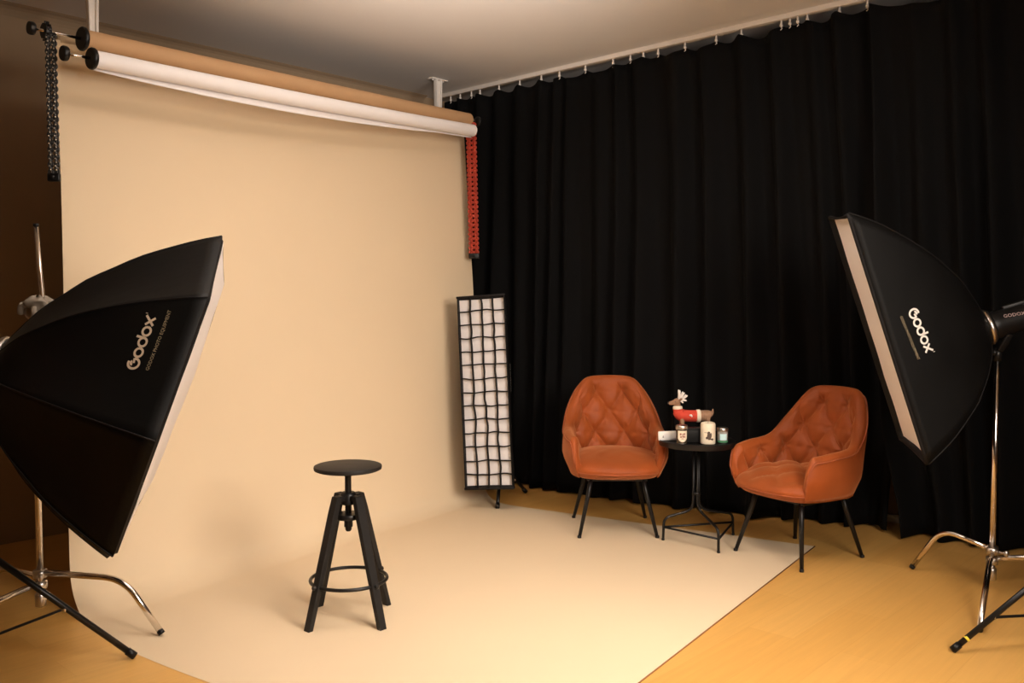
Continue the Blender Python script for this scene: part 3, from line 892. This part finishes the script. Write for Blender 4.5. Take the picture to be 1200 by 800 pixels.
def text_mesh(s):
    cu = bpy.data.curves.new('t', 'FONT'); cu.body = s; cu.size = 1; cu.resolution_u = 2
    o = bpy.data.objects.new('t', cu); col.objects.link(o); bpy.context.view_layer.update()
    me = bpy.data.meshes.new_from_object(o); bpy.data.objects.remove(o)
    mn = min(v.co.x for v in me.vertices)
    my = min(v.co.y for v in me.vertices)
    for v in me.vertices: v.co.x -= mn; v.co.y -= my
    return me
def flat_text(s, o, x, y, h, mt, parent, name):
    me = text_mesh(s); bm = NB(); bm.from_mesh(me); hh = max(v.co.y for v in bm.verts)
    for v in bm.verts: v.co = V(o) + V(x) * (v.co.x * h / hh) + V(y) * (v.co.y * h / hh)
    return obj(name, bm, mt, parent, world=True)

# left octagonal softbox
tipT = at(262, 277, 3.22); tipB = at(124, 653, 3.20)
oc = (tipT + tipB) / 2; up = (tipT - tipB); OR = up.length / 2; up.normalize()
vd = (oc - CAM).normalized()
side = up.cross(vd).normalized();  side = side if side.x > 0 else -side       # to the right, square to the sight line
nn = (side * cos(radians(2.6)) - vd * sin(radians(2.6)))
mwL = axes(oc, nn, up)
rimL = [(OR * cos(radians(90 + 45 * k)), OR * sin(radians(90 + 45 * k))) for k in range(8)]
fwd = .045
octo, osh, odf, og = softbox('octagonal_softbox', 'large black octagonal softbox at the left, seen from its back', mwL, rimL, .540, .115, radians(62), .002, (0, -.082), scallop=.012, rec=-.010, dome=.030, flat=.47,
               bend=[0, fwd * .9, fwd, fwd * .75, 0, fwd * .75, fwd, fwd * .9])
print_on(osh, octo, (160, 434), (184, 371), None, M['logo'], 'GODOX PHOTO EQUIPMENT', M['smalltext'], .014, .045, .20)
stl, hl = strobe('flash_head', 'black flash head at the left picture edge behind the octagonal softbox', mwL, (0, -.082), .540, .24, .085)

# right rectangular softbox
nc = at(1041.5, 396, 3.76); fcn = at(1015.5, 386, 4.24)
cR = (nc + fcn) / 2
topR = (at(994, 250, 3.76) + at(974, 254, 4.24)) / 2; botR = (at(1088, 542, 3.76) + at(1057, 518, 4.24)) / 2
upR = (topR - botR).normalized(); LR = (topR - botR).length; wv = (nc - fcn); WR_ = wv.length
nR = upR.cross(wv).normalized(); nR = nR if nR.x < 0 else -nR
mwR = axes(cR, nR, upR)
hubw = at(1155, 384, 4.02); hl_ = mwR.inverted() @ hubw
a, b = WR_ / 2, LR / 2
rs, rsh, rdf, rg = softbox('rectangular_softbox', 'black rectangular softbox tilted on the right chrome stand, white diffuser edge on its left', mwR, [(a, b), (-a, b), (-a, -b), (a, -b)], -hl_.z, .07, radians(62), .012, (hl_.x, hl_.y), scallop=.02, rec=.012, nper=22, dome=0.01, flat=.42)
print_on(rsh, rs, (1064, 364), (1085, 415), None, M['logo2'], 'GODOX PHOTO EQUIPMENT', M['smalltext'], .014, .050, .20)
str_, hr = strobe('flash_head', 'black flash head on the chrome stand behind the rectangular softbox', mwR, (hl_.x, hl_.y), -hl_.z, .26, .065)
# flash head print, on the camera side of the body
bdy = str_.children[0]; bv = bvh_of(bdy); q, qn, _, _ = bv.ray_cast(CAM, ray(1176, 371).normalized()); q2, _, _, _ = bv.ray_cast(CAM, ray(1195, 368).normalized())
if q and q2:
    qn = qn if qn.dot(CAM - q) > 0 else -qn; x = (q2 - q).normalized(); y = qn.cross(x)
    flat_text('GODOX', q + qn * .003 - y * .007, x, y, .016, M['logored'], bdy, 'print')

# strip softbox with grid, by the backdrop
sT = at(562, 347, 5.62); sB = at(577, 570, 5.60)
upS = (sT - sB).normalized(); HS = (sT - sB).length; WS = .305; cS = (sT + sB) / 2
aS = radians(16); vS = (cS - CAM).normalized(); hS = upS.cross(vS).normalized(); hS = hS if hS.x > 0 else -hS
nS_ = (-vS * cos(aS) - hS * sin(aS))
mwS = axes(cS, nS_, upS)
a, b = WS / 2, HS / 2
ss, ssh, sdf, sg = softbox('strip_softbox', 'narrow upright strip softbox with black grid over white, beside the backdrop', mwS, [(a, b), (-a, b), (-a, -b), (a, -b)], .30, .07, radians(50), .012, (0, .05), scallop=.004, rec=.0, nper=22, dome=.004)
bm = NB(); nc_, nr_ = 4, 14; rnd = random.Random(4)
def gp(i, j, z):
    x = -a + 2 * a * i / nc_; y = -b + 2 * b * j / nr_
    jx = 0 if i in (0, nc_) else .0055 * noise.noise(V((i * 3.1, j * .9, 1))) * 1.6; jy = 0 if j in (0, nr_) else .008 * noise.noise(V((i * 1.7, j * 2.3, 5))) * 1.6
    # cells pulled wide at the ends
    y2 = y * (1.0 - .0)
    return V((x * .985 + jx, y2 * .993 + jy, z))
g1 = .009; g2 = .028; wv_ = .0042
def ribbon(pts_lo, pts_hi, t):
    pass
def cellwall(p, q, sidev):
    N_ = 6; rows = []
    for k in range(N_ + 1):
        t = k / N_; c = p.lerp(q, t); bow = .006 * sin(pi * t) * noise.noise(p * 40 + V((0, 0, 7)))
        c = c + sidev * bow * 2
        rows.append([bm.verts.new(c - sidev * wv_ + V((0, 0, g1))), bm.verts.new(c + sidev * wv_ + V((0, 0, g1))), bm.verts.new(c + sidev * wv_ * .7 + V((0, 0, g2))), bm.verts.new(c - sidev * wv_ * .7 + V((0, 0, g2)))])
    for A, B in zip(rows, rows[1:]):
        for k in range(4): bm.faces.new((A[k], A[(k + 1) % 4], B[(k + 1) % 4], B[k]))
    bm.faces.new(rows[0]); bm.faces.new(rows[-1])
for j in range(nr_ + 1):
    for i in range(nc_):
        if j in (0, nr_): continue
        cellwall(gp(i, j, 0), gp(i + 1, j, 0), V((0, 1, 0)))
for i in range(1, nc_):
    for j in range(nr_): cellwall(gp(i, j, 0), gp(i, j + 1, 0), V((1, 0, 0)))
obj('grid', bm, M['soft2'], ss)
bm = NB()
for (x0, y0, x1, y1) in ((-a, b, a, b), (-a, -b, a, -b), (-a, -b, -a, b), (a, -b, a, b)):
    hor = y0 == y1; wd_ = .014 if hor else .006
    beam(bm, V((x0, y0, .016)) - (V((wd_ / 2, 0, 0)) if hor else V()), V((x1, y1, .016)) + (V((wd_ / 2, 0, 0)) if hor else V()), wd_, .036, V((0, 1, 0)) if hor else V((1, 0, 0)), .002)
obj('grid_frame', bm, M['soft2'], ss)
# lettering down the right flank
bvS = bvh_of(ssh); q, qn, _, _ = bvS.ray_cast(mwS @ V((a + .3, -.16, -.045)), -(mwS.to_3x3() @ V((1, 0, 0))))
if q:
    X = -(mwS.to_3x3() @ V((0, 1, 0))); Nn = qn if qn.dot(mwS.to_3x3() @ V((1, 0, 0))) > 0 else -qn; X = (X - Nn * X.dot(Nn)).normalized(); Yv = Nn.cross(X)
    flat_text('Godox', q + Nn * .006 - X * .33, X, Yv, .045, M['logo2'], ssh, 'logo')
    for k in range(3):
        pass

# ================================================================ STANDS
def knuckle(bm, c, r=.02):
    lathe(bm, [(r * .6, -r * 1.1), (r, -r * .9), (r * 1.1, 0), (r, r * .9), (r * .6, r * 1.1)], 16, c)
def cstand(name, label, base, hubz, legs, top, pole_r=.0125, group=None):
    root = empty(name, V((base.x, base.y, 0)), label, 'light stand')
    bm = NB(); tube(bm, [V((base.x, base.y, hubz - .09)), V((base.x, base.y, top))], pole_r, 18); obj('pole', bm, M['chrome'], root, world=True)
    bm = NB(); hub = V((base.x, base.y, hubz)); 
    for dz in (0, -.045): lathe(bm, [(.017, -.018), (.026, -.015), (.027, .0), (.026, .015), (.017, .018)], 20, hub + V((0, 0, dz)))
    tube(bm, [hub + V((.015, -.02, 0)), hub + V((.03, -.055, .002))], .006, 8); ball(bm, hub + V((.032, -.06, .002)), .012, (1, .7, 1.3), n=10)
    obj('hub', bm, M['steel'], root, world=True)
    bm = NB(); lathe(bm, [(.012, -.06), (.02, -.055), (.021, -.01), (.015, 0)], 18, hub + V((0, 0, -.075))); obj('pole_foot', bm, M['steel'], root, world=True)
    for i, (kn, ft, h) in enumerate(legs):
        # kn = knee xy, ft = foot xy
        p0 = hub + V((0, 0, -.02 * i + .005)); k3 = V((kn.x, kn.y, h)); f3 = V((ft.x, ft.y, .014)); d = (k3 - p0).normalized()
        bm = NB(); tube(bm, fillet([p0 + d * .02, k3, f3], .085, 9), .0125, 16)
        lg = obj('leg', bm, M['chrome'], root, world=True)
        dd = (f3 - k3).normalized(); bm = NB(); tube(bm, [f3 - dd * .010, f3 + dd * .006], .0134, 14); obj('foot', bm, M['blackplastic'], lg, world=True)
    return root
# left C-stand
pb = V((-1.885, 3.53, 0)); ft = onz(189, 745); 
dL = V((ft.x - pb.x, ft.y - pb.y, 0)); Lg = dL.length
rot = lambda v, a: V((v.x * cos(a) - v.y * sin(a), v.x * sin(a) + v.y * cos(a), 0))
legs = [(pb + dL * .70, ft, .225)]
for an in (150, -105):
    d = rot(dL, radians(an)); legs.append((pb + d * .70, pb + d, .20 if an > 0 else .17))
csl = cstand('light_stand', 'chrome stand behind the octagonal softbox, one bent leg resting on the paper', pb, .235, legs, 1.30)
gh = at(46, 357, 3.53)
bm = NB(); tube(bm, [at(42, 263, 3.60), at(47, 320, 3.56), at(52, 372, 3.52), at(60, 420, 3.50)], .0085, 12); obj('grip_arm', bm, M['chrome'], csl, world=True)
bm = NB(); tube(bm, [at(42, 262, 3.60), at(42.2, 265, 3.60)], .0105, 12); obj('arm_cap', bm, M['blackplastic'], csl, world=True)
bm = NB(); lathe(bm, [(.02, -.03), (.03, -.028), (.03, .028), (.02, .03)], 20, gh + V((-.015, 0, -.03)), axisM((0, 1, 0))); obj('grip_head', bm, M['steel'], csl, world=True)
# cloth tied round the grip head
bm = NB()
def cl_fn(a, b):
    th_ = 2 * pi * a; ph = pi * (b - .5)
    r_ = .040 * (1 + .38 * noise.noise(V((cos(th_) * 1.7, sin(th_) * 1.7, b * 4))) + .10 * sin(th_ * 5 + b * 9))
    return gh + V((r_ * cos(th_) * (cos(ph) * .7 + .35) * 1.15, r_ * sin(th_) * (cos(ph) * .7 + .35), .036 * sin(ph) + .012 * noise.noise(V((a * 9, b * 3, 2))) - .002))
grid(bm, cl_fn, 48, 16, wrapu=True)
tube(bm, spline([gh + V((-.03, -.02, .0)), gh + V((-.055, -.03, -.005)), gh + V((-.058, -.03, -.04))], 5), [.014] * 5 + [.011] * 5 + [.004], 8)
tube(bm, spline([gh + V((.0, -.04, -.01)), gh + V((.005, -.05, -.04)), gh + V((-.01, -.04, -.07))], 5), [.012] * 5 + [.010] * 5 + [.004], 8)
o = obj('grip_cloth', bm, M['cloth']); origin_to(o, gh); tag(o, 'crumpled grey-beige cloth tied round the stand beside the octagonal softbox', 'cloth')

def blackstand(name, label, base, cz, legfeet, top, mid=.55):
    """light stand: pole, three straight legs from a collar, struts to a lower collar"""
    root = empty(name, V((base.x, base.y, 0)), label, 'light stand')
    b = V((base.x, base.y, 0))
    bm = NB(); tube(bm, [b + V((0, 0, .06)), b + V((0, 0, cz + .5))], .0155, 16); tube(bm, [b + V((0, 0, cz + .45)), V((base.x, base.y, top))], .0125, 16); obj('pole', bm, M['blackmetal'], root, world=True)
    bm = NB(); lathe(bm, [(.016, -.03), (.028, -.025), (.028, .025), (.016, .03)], 18, b + V((0, 0, cz))); obj('collar', bm, M['blackplastic'], root, world=True)
    bm = NB(); lathe(bm, [(.016, -.02), (.026, -.018), (.026, .018), (.016, .02)], 18, b + V((0, 0, .13))); obj('lower_collar', bm, M['blackplastic'], root, world=True)
    for f in legfeet:
        p = b + V((0, 0, cz)); f3 = V((f.x, f.y, .011)); d = (f3 - p).normalized(); h = V((d.x, d.y, 0)).normalized(); s = V((-h.y, h.x, 0))
        bm = NB(); tube(bm, [p + h * .02, f3], .0115, 10); lg = obj('leg', bm, M['blackmetal'], root, world=True)
        m = p.lerp(f3, mid); bm = NB(); beam(bm, m + s * .004, b + V((0, 0, .13)) + h * .02, .016, .006, s, .001); obj('strut', bm, M['blackmetal'], lg, world=True)
        bm = NB(); ball(bm, m, .012, n=10); obj('rivet', bm, M['steel'], lg, world=True)
        bm = NB(); tube(bm, [f3 - d * .03, f3 + d * .004], .0145, 10); obj('foot', bm, M['blackplastic'], lg, world=True)
    return root
# left black stand (its pole is just outside the picture)
f1 = onz(157, 771); 
bL = V((-2.02, 3.02, 0)); 
hubLw = mwL @ V((0, -.082, -.70))
bL = V((hubLw.x - .0, hubLw.y, 0))
dl_ = f1 - bL; 
fl = [f1, bL + rot(dl_, radians(122)), bL + rot(dl_, radians(-118))]
bsl = blackstand('light_stand', 'black tripod stand at the lower left edge, one straight leg over the floor', bL, .53, fl, hubLw.z - .08, .60)
bm = NB(); box(bm, V((hubLw.x, hubLw.y, hubLw.z - .09)), (.03, .05, .07), None, .005); obj('tilt_bracket', bm, M['blackplastic'], bsl, world=True)
# right C-stand
pr_ = V((2.187, 4.03, 0)); 
fA = onz(1069, 667); fB = onz(1148, 741)
kA_ = onz(1098, 630, .19); kA_ = V((pr_.x + (fA.x - pr_.x) * .62, pr_.y + (fA.y - pr_.y) * .62, 0))
kB_ = V((pr_.x + (fB.x - pr_.x) * .30, pr_.y + (fB.y - pr_.y) * .30, 0))
fC = V((pr_.x + .50, pr_.y - .08, 0))
csr = cstand('light_stand', 'chrome stand with bent legs carrying the rectangular softbox at the right', pr_, .185, [(kA_, fA, .235), (kB_, fB, .165), (pr_ + (fC - pr_) * .7, fC, .175)], hubw.z - .10)
hw = mwR @ V((hl_.x, hl_.y, hl_.z - .10)); pt_ = V((pr_.x, pr_.y, hubw.z - .10))
bm = NB(); tube(bm, [pt_ - V((0, 0, .05)), pt_ + V((0, 0, .01))], .02, 14); beam(bm, pt_, V((hw.x, hw.y, hw.z - .05)), .03, .05, V((1, 0, 0)), .006); ball(bm, pt_ + V((-.03, -.03, -.01)), .014, n=10)
obj('tilt_bracket', bm, M['blackplastic'], csr, world=True)
# right black stand, pole outside the picture
f2 = onz(1117, 764); bR = V((2.33, 3.40, 0)); dr_ = f2 - bR
bsr = blackstand('light_stand', 'black tripod stand at the lower right edge, yellow tape near its foot', bR, .50, [f2, bR + rot(dr_, radians(115)), bR + rot(dr_, radians(-125))], 1.9, .76)
dd = (V((bR.x, bR.y, .50)) - V((f2.x, f2.y, .011))).normalized(); c = V((f2.x, f2.y, .011)) + dd * .06
bm = NB(); tube(bm, [c, c + dd * .010], .0125, 10); obj('tape', bm, M['yellow'], bsr, world=True)
# stand of the strip softbox
bS = V((-.125, 5.97, 0)); fS1 = onz(583, 596); fS2 = onz(616, 577.5)
dS = V((fS1.x - bS.x, fS1.y - bS.y, 0))
hubS = mwS @ V((0, .05, -.36))
bS = V((hubS.x, hubS.y, 0)); 
fS3 = bS + V((-.10, .32, 0))
sst = blackstand('light_stand', 'small black tripod stand under the grid strip softbox beside the backdrop', bS, .22, [fS1, fS2, fS3], hubS.z)
bm = NB(); box(bm, hubS - V((0, 0, .02)), (.05, .06, .08), None, .006); obj('tilt_bracket', bm, M['blackplastic'], sst, world=True)

# ================================================================ CAMERA, LIGHT
cam = bpy.data.cameras.new('camera'); co = bpy.data.objects.new('camera', cam); col.objects.link(co)
cam.sensor_width = 36; cam.lens = 36 * F / 1200; co.location = CAM; co.rotation_euler = (pi / 2 - P, 0, 0); cam.clip_start = .05
bpy.context.scene.camera = co
def area(name, loc, tgt, sx, sy, power, c, spread=180):
    l = bpy.data.lights.new(name, 'AREA'); l.shape = 'RECTANGLE'; l.size = sx; l.size_y = sy; l.energy = power; l.color = c; l.spread = radians(spread)
    o = bpy.data.objects.new(name, l); col.objects.link(o); o.location = loc
    o.rotation_euler = (V(tgt) - V(loc)).to_track_quat('-Z', 'Y').to_euler(); return o
WARM = (1, .875, .755)
area('key_lamp', (1.75, 1.05, 1.95), (-.2, 4.3, .6), 1.4, 1.2, 58, WARM, 110)
area('ceiling_fill', (0, 2.5, 2.36), (-.1, 3.1, 2.95), .35, .35, 70, (1, .90, .82), 84)  # unseen up-light, added to brighten the ceiling
area('ceiling_lamp', (.8, 2.7, 2.6), (.55, 3.3, 0), .4, .4, 7.5, WARM, 90)
w = bpy.data.worlds.new('w'); bpy.context.scene.world = w; w.use_nodes = True
w.node_tree.nodes['Background'].inputs[0].default_value = (1, .85, .7, 1); w.node_tree.nodes['Background'].inputs[1].default_value = .05
sc = bpy.context.scene
sc.view_settings.view_transform = 'Standard'; sc.view_settings.look = 'None'; sc.view_settings.exposure = 0; sc.view_settings.gamma = 1; sc.view_settings.use_curve_mapping = False
